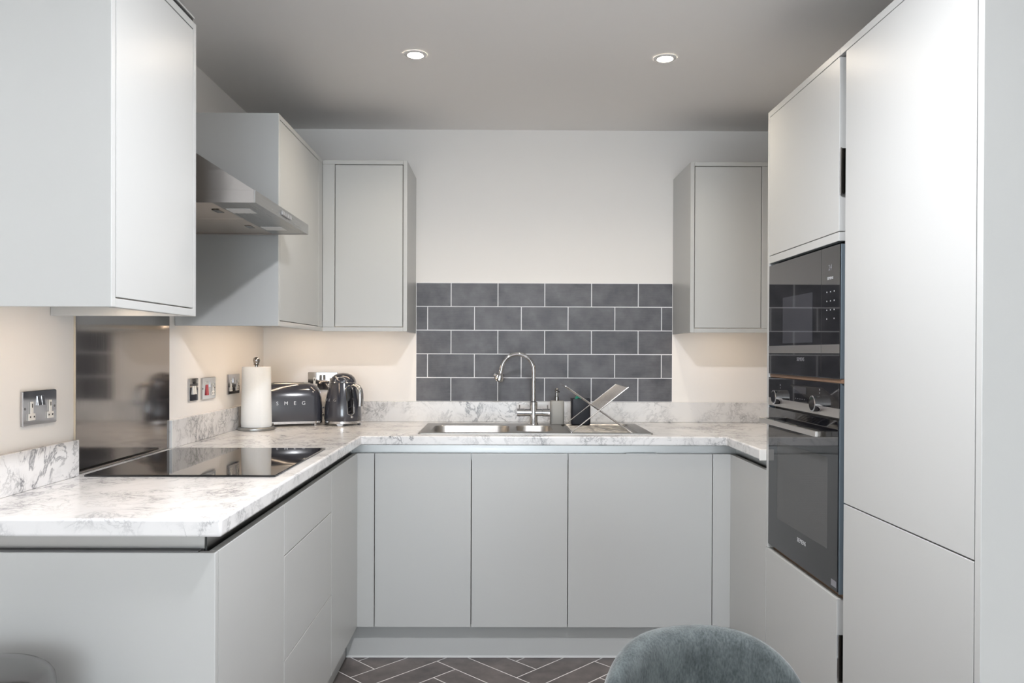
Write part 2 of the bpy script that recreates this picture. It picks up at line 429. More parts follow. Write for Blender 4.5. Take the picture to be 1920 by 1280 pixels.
# right run
YT = -.439
cr = thing('corner_base_cabinet', 'light grey corner base cabinet between dishwasher door and oven housing', 'cabinet', (1.77, .1, DB))
carcass_box(cr, FR + .0345, XR - .01, YT + .001, .64, DB, WB - .001, 'x0')
part('door', cr, 'paint', (FR, FR + .02, YT + G, -.001, DB, DT))
part('filler_panel', cr, 'paint', (1.4 + G, FR + .018, 0, .018, DB, DT))

# recessed steel handle channel below the worktop
hr = thing('handle_channel', 'brushed steel recessed handle channel under the marble-effect worktop', 'handle channel', (.7, .02, DT))
def rail(name, mat, boxes): part(name, hr, mat, *boxes, bevel=0)
z0r, z1r = DT - .028, WB - .0006
rail('channel_section', 'steelx', [(FL - .03, FR + .03, .0300, .0340, z0r, z1r), (FL - .02, FR + .02, .0215, .0300, z0r, z0r + .003), (FL - .02, FR + .02, .0205, .0215, z0r, DT - .002)])
rail('channel_section', 'steely', [(FL - .0340, FL - .0300, YLN + .0342, .0295, z0r, z1r), (FL - .0300, FL - .0215, YLN + .03, .0205, z0r, z0r + .003), (FL - .0215, FL - .0205, YLN + .03, .0205, z0r, DT - .002)])
rail('channel_section', 'steely', [(FR + .0300, FR + .0340, YT + .001, .0295, z0r, z1r), (FR + .0215, FR + .0300, YT + .001, .0205, z0r, z0r + .003), (FR + .0205, FR + .0215, YT + .001, .0205, z0r, DT - .002)])
rail('channel_section', 'steelx', [(XL + .001, FL - .0300, YLN + .0200, YLN + .0240, DT + .0045, z1r)])

# plinths
pl = thing('plinth', 'light grey plinth board along the floor under the base cabinets', 'plinth', (.67, .06, 0))
part('board', pl, 'paint', (-.1265, FR + .0565, .0535, .0695, .001, DB - .001), bevel=.001)
part('board', pl, 'paint', (-.143, -.127, YLN + .02, .0525, .001, DB - .001), bevel=.001)
part('board', pl, 'paint', (FR + .0565, FR + .0725, YT + .002, .0525, .001, DB - .001), bevel=.001)
part('seal_strip', pl, 'frame', (-.126, FR + .037, .0505, .0533, .001, .009), bevel=0)

# ================================================================= WORKTOP
XWL, XWR, YWF, YWN = -.052, 1.4524, -.02, -1.6176
xs = [XL + .001, XWL, .19, 1.145, XWR, XR - .001]; ys = [YWN, -.4375, YWF, .085, .525, YB - .001]
def inc(i, j):
    if i == 2 and j == 3: return False
    if j >= 2: return True
    return i == 0 or (i == 4 and j == 1)
wt = tag(finish('worktop', MB().cells(xs, ys, inc, WB, WT), 'marble', bevel=.0055, seg=3, smooth=True),
         'U-shaped white worktop with grey marble veins around the kitchen', 'worktop')
UPZ = 1.0405
def upst(box, lab):
    mb = MB(); mb.box(*box)
    return tag(finish('upstand', mb, 'marble', bevel=.0015), lab, 'upstand', 'marble-effect worktop upstands')
upst((XL + .0005, XL + .018, YWN + .002, -1.0635, WT + .0004, UPZ), 'marble-effect upstand below the double socket, left of the steel splashback')
upst((XL + .0005, XL + .018, -.456, YB - .0195, WT + .0004, UPZ), 'marble-effect upstand on the left wall behind the paper towel')
upst((XL + .0005, XR - .001, YB - .0185, YB - .0005, WT + .0004, UPZ), 'long marble-effect upstand below the grey tiles behind the sink')
part('end_cap', wt, 'plastic', (1.4475, 1.4733, -.4436, -.4376, WB - .001, WT + .001), bevel=.002)['label'] = 'white plastic end cap'

# ================================================================= STEEL SPLASHBACK, HOB, HOOD
ss = thing('steel_splashback', 'brushed stainless steel splashback panel on the wall behind the hob', 'splashback', (XL, -.76, WT))
part('backing_board', ss, 'backing', (XL + .0005, XL + .007, -1.0605, -.4590, WT + .006, 1.66), bevel=0)
part('steel_sheet', ss, 'steelz', (XL + .007, XL + .0085, -1.0622, -.4572, WT + .004, 1.665), bevel=0)
hob = thing('hob', 'black glass induction hob set on the worktop before the steel splashback', 'hob', (-.36, -.775, WT))
finish('glass', MB().loft([rrect(-.6216, -.0965, -1.083, -.467, .006, WT + .0003), rrect(-.6216, -.0965, -1.083, -.467, .006, WT + .0035), rrect(-.6196, -.0985, -1.081, -.469, .006, WT + .0055)]), 'hobglass', hob)

hd = thing('cooker_hood', 'stainless steel cooker hood with sloped top over the hob', 'cooker hood', (-.41, -.74, 1.70))
HX, HY0, HY1, HZ0, HZ1 = -.1659, -1.04, -.44, 1.7018, 1.7372
part('visor_front', hd, 'hoody', (HX - .004, HX, HY0, HY1, HZ0, HZ1), bevel=.0008)
part('visor_side', hd, 'hoodx', (XL + .001, HX - .0041, HY0, HY0 + .004, HZ0, HZ1), bevel=.0006)
part('visor_side', hd, 'hoodx', (XL + .001, HX - .0041, HY1 - .004, HY1, HZ0, HZ1), bevel=.0006)
part('visor_top', hd, 'hoodx', (XL + .001, HX - .0041, HY0 + .0041, HY1 - .0041, HZ1 - .004, HZ1), bevel=0)
finish('sloped_body', MB().prism([(XL + .001, HZ1 + .0003), (HX - .004, HZ1 + .0003), (-.60, 2.010), (XL + .001, 2.010)], 'y', HY0 + .003, HY1 - .003), 'hoodx', hd)
part('front_underside', hd, 'hoody', (-.292, HX - .0045, HY0 + .0045, HY1 - .0045, HZ0 + .002, HZ0 + .006), bevel=0)
for y0, y1 in ((HY0 + .006, -.741), (-.739, HY1 - .006)):
    fl = part('grease_filter', hd, 'filter', (XL + .02, -.293, y0, y1, HZ0 + .005, HZ0 + .012), bevel=.001)
    part('latch', fl, 'chromed', (-.335, -.315, (y0+y1)/2 - .025, (y0+y1)/2 + .025, HZ0 + .002, HZ0 + .005), bevel=0)
for y in (-.90, -.57):
    part('light_panel', hd, 'frame', (-.285, -.215, y - .035, y + .035, HZ0 + .0008, HZ0 + .002), bevel=0)
for k in range(4):
    y = -.775 + k * .027
    part('button', hd, 'chrome', (HX, HX + .006, y - .0115, y + .0115, 1.7125, 1.7265), bevel=.001)

# ================================================================= WALL CABINETS
LX = -.2855
wc = thing('wall_cabinet', 'nearest wall cabinet, upper left, with bright white door front', 'cabinet', (-.47, -1.38, CB))
y0, y1 = -1.603, -1.1552
part('end_panel', wc, 'paint', (XL + .001, LX, y0, y0 + .018, CB, CT)); part('end_panel', wc, 'paint', (XL + .001, LX, y1 - .018, y1, CB, CT))
part('bottom_rail', wc, 'paint', (LX - .02, LX, y0 + .0182, y1 - .0182, CB, CB + .0185)); part('top_rail', wc, 'paint', (LX - .02, LX, y0 + .0182, y1 - .0182, CT - .0185, CT))
part('door', wc, 'paint', (LX - .019, LX, y0 + .0205, y1 - .0205, CB + .0215, CT - .0215))
carcass_box(wc, XL + .001, LX - .021, y0 + .0185, y1 - .0185, CB + .0446, CT - .001, 'x1')
part('bottom_board', wc, 'paint', (XL + .001, LX - .021, y0 + .0185, y1 - .0185, CB + .0278, CB + .0444), bevel=0)
part('top_gap_shade', wc, 'dark', (XL + .002, LX - .008, y0 + .003, y1 - .004, CT + .0002, CT + .014), bevel=0)  # recessed black strip, paints in the shade of the gap above the rail
part('top_board', wc, 'paint', (XL + .001, LX - .004, y0 + .002, y1 - .002, CT + .0142, CT + .019), bevel=0)

wd = thing('wall_cabinet', 'wall cabinet on the left wall just beyond the cooker hood', 'cabinet', (-.47, .0, CB))
y0, y1 = -.3945, .2965
part('end_panel', wd, 'paint', (XL + .001, LX, y0, y0 + .018, CB, CT))
part('bottom_rail', wd, 'paint', (LX - .02, LX, y0 + .0182, y1, CB, CB + .0185)); part('top_rail', wd, 'paint', (LX - .02, LX, y0 + .0182, y1, CT - .0185, CT))
part('door', wd, 'paint', (LX - .019, LX, y0 + .0205, .215, CB + .0215, CT - .0215)); part('filler_panel', wd, 'paint', (LX - .019, LX, .218, y1, CB + .019, CT - .019))
carcass_box(wd, XL + .001, LX - .021, y0 + .0185, YB - .001, CB + .0446, CT - .001, 'x1')
part('bottom_board', wd, 'paint', (XL + .001, LX - .021, y0 + .0185, YB - .001, CB + .0278, CB + .0444), bevel=0)

YC = .297
we = thing('wall_cabinet', 'narrow wall cabinet in the back left corner, left of the grey tiles', 'cabinet', (-.09, .48, CB))
x0, x1 = LX + .0005, .0962
part('end_panel', we, 'paint', (x1 - .018, x1, YC, YB - .001, CB, CT))
part('bottom_rail', we, 'paint', (x0, x1 - .0183, YC, YC + .02, CB, CB + .0185)); part('top_rail', we, 'paint', (x0, x1 - .0183, YC, YC + .02, CT - .0185, CT))
part('filler_panel', we, 'paint', (x0, -.2312, YC, YC + .019, CB + .019, CT - .019)); part('door', we, 'paint', (-.2283, x1 - .0208, YC, YC + .019, CB + .0215, CT - .0215))
carcass_box(we, x0 - .02, x1 - .0183, YC + .021, YB - .001, CB + .0446, CT - .001)
part('bottom_board', we, 'paint', (x0 - .02, x1 - .0183, YC + .021, YB - .001, CB + .0278, CB + .0444), bevel=0)
wf = thing('wall_cabinet', 'narrow wall cabinet right of the grey tiles, beside the tall oven housing', 'cabinet', (1.7, .48, CB))
x0, x1 = 1.3747, XR - .001
part('end_panel', wf, 'paint', (x0, x0 + .018, YC, YB - .001, CB, CT))
part('bottom_rail', wf, 'paint', (x0 + .0183, x1, YC, YC + .02, CB, CB + .0185)); part('top_rail', wf, 'paint', (x0 + .0183, x1, YC, YC + .02, CT - .0185, CT))
part('door', wf, 'paint', (x0 + .0208, 1.6945, YC, YC + .019, CB + .0215, CT - .0215)); part('filler_panel', wf, 'paint', (1.6975, x1, YC, YC + .019, CB + .019, CT - .019))
carcass_box(wf, x0 + .0183, x1, YC + .021, YB - .001, CB + .0446, CT - .001)
part('bottom_board', wf, 'paint', (x0 + .0183, x1, YC + .021, YB - .001, CB + .0278, CB + .0444), bevel=0)

# ================================================================= TALL UNITS
TT = 2.144; YG, YE, YN = -1.0715, -1.6922, -1.0317
ov = thing('oven_housing', 'tall light grey housing cabinet around the microwave and oven', 'cabinet', (1.77, -.75, 0))
part('side_panel', ov, 'paint', (FR, XR - .001, YT - .0178, YT, .5945, TT), (FR + .021, XR - .001, YT - .0178, YT, .0, .5945))
part('top_rail', ov, 'paint', (FR, FR + .02, YN - .002, YT - .018, TT - .0205, TT))
up = part('door', ov, 'paint', (FR, FR + .02, YN, YT - .0195, 1.6310, TT - .0225)); up['label'] = 'upper door above the microwave'
part('middle_rail', ov, 'paint', (FR, FR + .02, YN, YT - .0195, 1.6035, 1.6288))
lw = part('door', ov, 'paint', (FR, FR + .02, YN, YT - .0012, DB, .5928)); lw['label'] = 'lower door under the oven'
mb = MB(); t = .016; X1 = XR - .002; X0 = FR + .022; ya, yb = YG + .019, YT - .018
mb.box(X0, X1, ya - .018, ya - .002, DB, TT - .021).box(X1 - t, X1, ya - .002, yb, DB, TT - .021)
mb.box(X0, X1 - t, ya - .002, yb, DB, DB + t).box(X0, X1 - t, ya - .002, yb, TT - .04, TT - .021).box(X0, X1 - t, ya - .002, yb, 1.606, 1.624)
finish('carcass', mb, 'carcass', ov)
part('shelf', ov, 'brown', (FR + .006, X1 - t, ya - .002, yb, 1.2022, 1.2132), bevel=0); part('shelf', ov, 'brown', (X0 - .001, X1 - t, ya - .002, yb, .5900, .6030), bevel=0)
def edge_pull(door, z0, z1):
    part('edge_pull', door, 'chromed', (FR + .001, FR + .019, YN - .0012, YN - .0002, z0, z1), bevel=0)
    part('edge_pull', door, 'chrome', (FR + .001, FR + .004, YN - .009, YN - .0012, z0, z1), (FR + .004, FR + .019, YN - .009, YN - .0012, z0, z0 + .004), bevel=0)
edge_pull(up, 1.733, 1.864); edge_pull(lw, .36, .491)
fr = thing('fridge_housing', 'tall light grey fridge cabinet with two doors, nearest on the right', 'cabinet', (1.77, -1.37, 0))
part('door', fr, 'paint', (FR, FR + .02, -1.6690, YG, .8725, TT - .0225))['label'] = 'long upper fridge door'
part('door', fr, 'paint', (FR, FR + .02, -1.6690, YG, DB, .8690))['label'] = 'lower freezer door'
part('top_rail', fr, 'paint', (FR, FR + .02, -1.6718, YN - .0025, TT - .0205, TT))
part('end_panel', fr, 'paint', (FR, XR - .001, YE, -1.6722, 0, TT))
mb = MB(); mb.box(X0, X1, YG - .017, YG - .001, DB, TT - .021).box(X1 - t, X1, -1.6715, YG - .017, DB, TT - .021)
mb.box(X0, X1 - t, -1.6715, YG - .017, DB, DB + t).box(X0, X1 - t, -1.6715, YG - .017, TT - .04, TT - .021).box(X0, X1 - t, -1.6715, YG - .017, .862, .878)
finish('carcass', mb, 'carcass', fr)
tp = part('plinth_board', fr, 'paint', (FR + .055, FR + .07, -1.6715, YT - .02, .001, DB - .001))

# ---- microwave
mw = thing('microwave', 'built-in black glass microwave above the oven', 'microwave', (1.6, -.75, 1.213))
my0, my1, mz0, mz1 = YN - .008, YT - .0195, 1.2140, 1.5945
part('body', mw, 'dark', (FR + .0215, 1.86, my0 + .012, my1 - .012, mz0 + .006, mz1 - .012), bevel=0)
part('frame', mw, 'bluesteel', (FR + .003, FR + .021, my0, my1, mz0, mz1), bevel=.001)
mdr = part('door', mw, 'bglass', (FR, FR + .0028, -.9125, my1, mz0 + .001, mz1), bevel=.0006)
part('window', mdr, 'greyglass', (FR - .0004, FR - .00005, -.8467, -.595, 1.3195, 1.473), bevel=0)
part('steel_strip', mdr, 'steelb', (FR - .0006, FR - .00005, -.9122, my1, 1.2865, 1.3120), bevel=0)
mct = part('control_panel', mw, 'bglass', (FR, FR + .0028, my0, -.9138, mz0 + .001, mz1), bevel=.0006)
bt = part('open_button', mct, 'steelb', (FR - .0006, FR - .00005, my0 + .0005, -.9145, 1.2865, 1.3120), bevel=0)
def facing_left(x, y, z): return Matrix(((0, 0, -1, x), (-1, 0, 0, y), (0, 1, 0, z), (0, 0, 0, 1)))
text_mesh('clock_digits', '24', .024, 'printd', mct, facing_left(FR - .0002, -.975, 1.534), spacing=1.0)
text_mesh('lettering', 'SIEMENS', .011, 'print', mct, facing_left(FR - .0002, -.975, 1.5035))
text_mesh('lettering', 'SIEMENS', .0165, 'printd', mdr, facing_left(FR - .0002, -.753, 1.267))
for r_, (z, cols) in enumerate(((1.4645, (0, 1, 2)), (1.438, (0, 1, 2)), (1.412, (0, 1, 2)), (1.3865, (0, 2)))):
    for c_ in cols:
        y = -.9525 - .0253 * c_
        finish('touch_mark', MB().lathe([(.0021, FR - .0004), (.0021, FR - .0001)], (0, y, z), 10, 'x'), 'print', mct)

# ---- oven
on = thing('oven', 'built-in black glass oven with steel bar handle and two knobs', 'oven', (1.6, -.75, .606))
oy0, oy1, oz0, oz1 = YN - .008, YT - .0195, .6075, 1.2015
ob = (FR + .0215, 1.93, oy0 + .014, oy1 - .014, oz0 + .004, oz1 - .004)
x0, x1, y0, y1, z0, z1 = ob
part('cavity', on, 'enamel', (x0, x1, y0, y0 + .012, z0, z1), (x0, x1, y1 - .012, y1, z0, z1), (x1 - .012, x1, y0 + .012, y1 - .012, z0, z1),
     (x0, x1 - .012, y0 + .012, y1 - .012, z0, z0 + .06), (x0, x1 - .012, y0 + .012, y1 - .012, 1.02, z1), bevel=0)
for z in (.765, .86):
    mb = MB()
    for k in range(15): mb.tube([(x0 + .03, y0 + .02 + k * .0355, z), (x1 - .02, y0 + .02 + k * .0355, z)], .0022, 6)
    mb.tube([(x0 + .03, y0 + .014, z - .003), (x0 + .03, y1 - .014, z - .003)], .003, 6)
    finish('rack', mb, 'wire', on)
part('side_trim', on, 'bluesteel', (FR + .003, FR + .021, oy0, oy0 + .006, oz0, oz1), bevel=0); part('side_trim', on, 'bluesteel', (FR + .003, FR + .021, oy1 - .002, oy1, oz0, oz1), bevel=0)
cp = part('control_panel', on, 'bglass', (FR, FR + .0028, oy0, oy1, 1.1305, oz1), (FR + .0028, FR + .020, oy0 + .007, oy1 - .003, 1.104, oz1), bevel=.0005)
part('steel_strip', cp, 'steelb', (FR - .0004, FR + .0026, oy0, oy1, 1.1035, 1.1300), bevel=0)
part('display', cp, 'greyglass', (FR - .0005, FR - .0001, -.800, -.695, 1.158, 1.180), bevel=0)
for y in (-.5748, -.9054):
    kb = finish('knob', MB().lathe([(.0215, FR - .0245), (.0240, FR - .0230), (.0240, FR - .0001)], (0, y, 1.1365), 36, 'x'), 'chrome', on, smooth=True)
    finish('knob_face', MB().lathe([(.0200, FR - .0252), (.0200, FR - .0246)], (0, y, 1.1365), 32, 'x'), 'bglass', kb)
    finish('knob_mark', MB().lathe([(.002, FR - .0004), (.002, FR - .0001)], (0, y, 1.168), 10, 'x').lathe([(.003, FR - .0004), (.003, FR - .0001)], (0, y, 1.178), 10, 'x'), 'printd', on)
for k in range(5):
    finish('touch_mark', MB().lathe([(.0016, FR - .0004), (.0016, FR - .0001)], (0, -.715 - .018 * k, 1.141), 8, 'x'), 'printd', cp)
# oven door: a frame of black glass around a see-through pane
dz0, dz1, wy0, wy1, wz0, wz1 = oz0 + .004, 1.0955, -.9627, -.548, .718, .984
od = part('door', on, 'bglass', (FR, FR + .0195, oy0 + .007, wy0, dz0, dz1), (FR, FR + .0195, wy1, oy1 - .003, dz0, dz1), (FR, FR + .0195, wy0, wy1, dz0, wz0), (FR, FR + .0195, wy0, wy1, wz1, dz1), bevel=0)
part('window_glass', od, 'oglass', (FR + .0002, FR + .004, wy0, wy1, wz0, wz1), bevel=0)
mb = MB(); hx, hz = FR - .044, 1.054
hbar = finish('handle', MB().loft([[(hx + a, y, hz + b) for a, b in ((-.004, -.008), (.004, -.008), (.005, 0), (.004, .008), (-.004, .008))] for y in (-.500, -.992)]), 'steelb', od, bevel=.001)
for y in (-.512, -.980):
    part('handle_bracket', od, 'chromed', (hx + .005, FR - .0001, y - .011, y + .011, hz - .008, hz + .008), bevel=.001)
text_mesh('lettering', 'SIEMENS', .0195, 'print', od, facing_left(FR - .0002, -.769, .690))
part('rating_sticker', od, 'printd', (FR - .0003, FR - .0001, -1.0275, -.992, .6215, .6400), bevel=0)

# ================================================================= SINK, TAP
sk = thing('sink', 'stainless steel one and a half bowl sink with drainer', 'sink', (.667, .30, WT))
SX0, SX1, SY0, SY1 = .1705, 1.1665, .0650, .5450
def plate_with_holes(outer, holes, z0, z1):
    bm = bmesh.new()
    for lp in [outer] + holes:
        vs = [bm.verts.new((p[0], p[1], z0)) for p in lp]
        for i in range(len(vs)): bm.edges.new((vs[i], vs[(i + 1) % len(vs)]))
    bmesh.ops.triangle_fill(bm, use_beauty=True, edges=bm.edges[:])
    r = bmesh.ops.extrude_face_region(bm, geom=bm.faces[:])
    bmesh.ops.translate(bm, verts=[v for v in r['geom'] if isinstance(v, bmesh.types.BMVert)], vec=(0, 0, z1 - z0))
    mb = MB(); mb.bm.free(); mb.bm = bm; return mb
B1, B2 = (.215, .560, .105, .420, .055), (.590, .752, .150, .420, .05)
h1 = rrect(*B1, 0, 7); h2 = rrect(*B2, 0, 7); DR = (.805, 1.125, .105, .500, .03); h3 = rrect(*DR, 0, 5)
finish('rim', plate_with_holes(rrect(SX0, SX1, SY0, SY1, .012, 0, 5), [h1, h2, h3], WT + .0003, WT + .0030), 'sink', sk)
for b, dep in ((B1, .165), (B2, .12)):
    x0, x1, y0, y1, r = b
    lps = [rrect(x0 + i, x1 - i, y0 + i, y1 - i, max(r - i * .3, .02), WT + .0028 - d, 7) for i, d in ((0, 0), (.003, .006), (.008, dep * .8), (.02, dep * .97), (.05, dep))]
    bw = finish('bowl', MB().loft(lps, cap0=False), 'sink', sk, smooth=True)
    finish('waste', MB().lathe([(.038, WT - dep + .003), (.036, WT - dep + .0055), (.012, WT - dep + .0045)], ((x0+x1)/2, (y0+y1)/2, 0), 24), 'chrome', bw, smooth=True)
x0, x1, y0, y1, r = DR
dr = finish('drainer', MB().loft([rrect(x0, x1, y0, y1, r, WT + .0028, 5), rrect(x0 + .004, x1 - .004, y0 + .004, y1 - .004, r, WT - .004, 5)], cap0=False), 'sink', sk, smooth=True)
for k in range(9):
    yy = y0 + .035 + k * .0405
    finish('ridge', MB().loft([[(xx, yy + .006 * math.cos(a), WT - .0038 + .0045 * math.sin(a)) for a in [PI * q / 6 for q in range(7)]] for xx in (x0 + .03, x1 - .03)]), 'sink', dr, smooth=True)

TXc, TYc = .675, .470
tpz = WT + .0031
ta = thing('kitchen_tap', 'chrome swan-neck mixer tap with two lever handles behind the sink', 'tap', (TXc, TYc, tpz))
body = finish('body', MB().lathe([(.023, tpz), (.023, tpz + .004), (.0195, tpz + .012), (.0185, tpz + .06), (.0190, tpz + .09), (.0190, tpz + .106), (.0115, tpz + .111)], (TXc, TYc, 0), 32), 'chrome', ta, smooth=True)
zarm = 1.0005
for sg in (-1, 1):
    finish('handle',
           MB().lathe([(.0165, TXc + sg * .010), (.0165, TXc + sg * .040), (.0150, TXc + sg * .0405), (.0150, TXc + sg * .042), (.0182, TXc + sg * .0425), (.0182, TXc + sg * .0765), (.0160, TXc + sg * .078)], (0, TYc, zarm), 24, 'x'), 'chrome', ta, smooth=True)
    finish('lever_pin', MB().tube([(TXc + sg * .066, TYc, zarm + .016), (TXc + sg * .066, TYc, zarm + .036)], .0030, 8), 'chrome', ta, smooth=True)
pts = [(TXc, TYc, tpz + .10 + .02 * k) for k in range(9)]
R0 = .0775; zc = 1.200; ex, ey = -.985, -.17           # the spout swings over the big bowl
for k in range(1, 25):
    a = PI * .93 * k / 24; d = R0 * (1 - math.cos(a))
    pts.append((TXc + ex * d, TYc + ey * d, zc + R0 * math.sin(a)))
lx, ly, lz = pts[-1]; pts.append((lx - .004, ly - .001, lz - .022)); 
pts = [p for i, p in enumerate(pts) if i < 8 or p[2] > 1.10]
finish('spout', MB().tube(pts, .0098, 14), 'chrome', ta, smooth=True)
lx, ly, lz = pts[-1]
def along(mb_, r0, r1, s0, s1):
    dv = Vector((-.22, -.03, -.97)).normalized(); p0 = Vector((lx, ly, lz))
    return mb_.tube([p0 + dv * s0, p0 + dv * s1], [r0, r1], 18)
mb = MB(); along(mb, .0080, .0080, -.004, .010); along(mb, .0170, .0215, .009, .020); along(mb, .0175, .0175, .0201, .026); along(mb, .0235, .0235, .0261, .042); along(mb, .019, .016, .0421, .048)
hp_ = Vector((lx, ly, lz)) + Vector((-.22, -.03, -.97)).normalized() * .020
mb.tube([hp_ + Vector((-.030, -.006, .008)), hp_ + Vector((-.012, -.002, .002))], .0085, 14)
finish('spray_head', mb, 'chrome', ta, smooth=True)

# ================================================================= THINGS BY THE SINK
zs = WT + .0031
sd = thing('soap_dispenser', 'stone grey square soap dispenser with chrome pump beside the tap', 'soap dispenser', (.790, .510, zs))
def sqloft(cx, cy, prof, r=.011): return MB().loft([rrect(cx - w_, cx + w_, cy - w_, cy + w_, min(r, w_ * .9), z, 4) for w_, z in prof])
finish('bottle', sqloft(.790, .510, [(.031, zs), (.0325, zs + .003), (.0325, zs + .106), (.030, zs + .111), (.014, zs + .112)]), 'soap', sd, smooth=True)
pm = finish('pump', MB().lathe([(.0105, zs + .1121), (.0105, zs + .130), (.0065, zs + .132), (.0065, zs + .150), (.0085, zs + .152), (.0085, zs + .166), (.004, zs + .172)], (.788, .510, 0), 20), 'chromed', sd, smooth=True)
finish('nozzle', MB().tube([(.788, .510, zs + .160), (.791, .49, zs + .160), (.796, .470, zs + .155)], .0038, 8), 'chromed', pm, smooth=True)
pt = thing('sink_caddy', 'charcoal ceramic sink caddy pot behind the dish rack', 'pot', (.902, .510, zs))
pl_ = [rrect(.902 - w_, .902 + w_, .510 - v_, .510 + v_, .010, z, 4) for w_, v_, z in ((.044, .030, zs), (.0455, .031, zs + .003), (.0455, .031, zs + .122), (.0425, .028, zs + .122), (.0415, .027, zs + .01))]
finish('pot', MB().loft(pl_), 'pot', pt, smooth=True)
scr = [(.892 + .019 * math.cos(a), .506, zs + .112 + .024 * math.sin(a)) for a in [PI * k / 14 for k in range(15)]]
tag(finish('sponge', MB().loft([[(x * 1.0, .506 + dy, z) for x, dy_, z in [(p[0], 0, p[2]) for p in scr]] + [(.892 + .011 * math.cos(a), .506 + dy, zs + .112 + .013 * math.sin(a)) for a in [PI * k / 14 for k in range(14, -1, -1)]] for dy in (-.014, .014)]), 'green', smooth=True),
    'green curved scrubbing sponge sticking out of the charcoal caddy', 'sponge')

# dish rack: two crossing wire wings on one hinge line
rk = thing('dish_rack', 'folding crossed wire dish rack standing on the sink drainer', 'dish rack', (.945, .26, zs))
RY0, RY1 = .085, .440
Bw = ((.822, zs + .003), (1.062, 1.1385)); Aw = ((1.078, zs + .003), (.797, 1.1425))
def lerp(w_, y, t_): return (w_[0][0] + t_ * (w_[1][0] - w_[0][0]), y, w_[0][1] + t_ * (w_[1][1] - w_[0][1]))
for w_, t0, nm in ((Bw, .50, 'wing'), (Aw, .46, 'wing')):
    wg = MB()
    for y in (RY0, RY1): wg.tube([lerp(w_, y, 0), lerp(w_, y, 1)], .0026, 8)
    for t_ in (t0, 1.0): wg.tube([lerp(w_, RY0, t_), lerp(w_, RY1, t_)], .0026, 8)
    wo_ = finish('wing', wg, 'wire', rk, smooth=True)
    for k in range(1, 16):
        y = RY0 + (RY1 - RY0) * k / 16
        finish('wire', MB().tube([lerp(w_, y, t0), lerp(w_, y, 1)], .0014, 6), 'wire', wo_, smooth=True)
    finish('foot_bar', MB().tube([lerp(w_, RY0, .0), lerp(w_, RY1, .0)], .0026, 8), 'wire', wo_, smooth=True)
ct_ = MB()
for k in range(7):
    y = .20 + .036 * k; ct_.tube([lerp(Aw, y, .05), lerp(Aw, y, .46)], .0016, 6)
for t_ in (.05, .25): ct_.tube([lerp(Aw, .19, t_), lerp(Aw, .43, t_)], .002, 6)
finish('lower_grid', ct_, 'chromed', rk, smooth=True)

# ================================================================= TOASTER
tz = WT + .0004
to = thing('toaster', 'glossy slate grey retro toaster with chrome base behind the paper towel', 'toaster', (-.478, .452, tz), math.radians(20))
def tl(w_, d_, r_, z): return rrect(-w_, w_, -d_, d_, r_, z, 8)
finish('body', MB().loft([tl(.150, .088, .052, .022), tl(.1515, .0895, .053, .03), tl(.1505, .0885, .053, .09), tl(.147, .085, .053, .13), tl(.140, .078, .052, .16), tl(.130, .068, .05, .180), tl(.117, .055, .045, .191), tl(.100, .042, .036, .195)]), 'slateenamel', to, smooth=True, local=True)
finish('base', MB().loft([tl(.147, .085, .050, .009), tl(.151, .089, .052, .011), tl(.151, .089, .052, .0218)]), 'chrome', to, smooth=True, local=True)
for sx in (-.115, .115):
    for sy in (-.06, .06): finish('foot', MB().lathe([(.008, 0), (.008, .0092)], (sx, sy, 0), 14), 'chrome', to, local=True)
tpn = finish('top_plate', MB().loft([tl(.098, .040, .034, .1951), tl(.096, .038, .033, .1975)]), 'steelx', to, smooth=True, local=True)
for sy in (-.018, .018): finish('slot', MB().loft([rrect(-.07, .07, sy - .010, sy + .010, .005, z, 4) for z in (.1976, .1980)]), 'hole', tpn, local=True)
lv = finish('lever', MB().box(.1485, .163, -.012, .012, .075, .083), 'chrome', to, bevel=.003, local=True)
finish('dial', MB().lathe([(.012, .151), (.012, .160)], (0, -.0, .045), 20, 'x'), 'chrome', to, smooth=True, local=True)
def letters(chars, size, parent, frames):
    for ch, M in zip(chars, frames):
        cu_par = parent
        o = text_mesh('lettering', ch, size, 'badge', None, M, depth=.0016); o.parent = cu_par
letters('SMEG', .0235, to, [Matrix(((1, 0, 0, -.058 + .0390 * k), (0, .06, -1, -.0890), (0, 1, .06, .106), (0, 0, 0, 1))) for k in range(4)])

# ================================================================= KETTLE
kt = thing('kettle', 'glossy slate grey retro kettle with chrome handle, right of the toaster', 'kettle', (-.2270, .472, tz))
kz = lambda z: .021 + z
prof = [(.0845, .021), (.0875, .026), (.0870, .05), (.0850, .08), (.0812, .11), (.0757, .14), (.0690, .17), (.0640, .190), (.0615, .199)]
def rad(z):
    for (r0, z0), (r1, z1) in zip(prof, prof[1:]):
        if z0 <= z <= z1: return r0 + (r1 - r0) * (z - z0) / (z1 - z0)
    return prof[-1][0]
finish('body', MB().lathe(prof, n=56), 'slateenamel', kt, smooth=True, local=True)
bs = finish('base', MB().lathe([(.080, .0085), (.0865, .0095), (.0865, .0208)], n=56), 'chrome', kt, smooth=True, local=True)
for k in range(4):
    a = math.radians(-88 + 90 * k)
    finish('foot', MB().loft([[(r_ * math.cos(a + q), r_ * math.sin(a + q), z) for r_, q in ((.070, -.16 * f_), (.0848, -.16 * f_), (.0848, .16 * f_), (.070, .16 * f_))] for z, f_ in ((0, .75), (.0094, 1.2))]), 'chrome', kt, local=True)
ld = finish('lid', MB().lathe([(.0612, .1992), (.0618, .201), (.0592, .2115), (.0525, .2245), (.040, .2355), (.022, .2425), (.004, .2445)], n=48), 'slateenamel', kt, smooth=True, local=True)
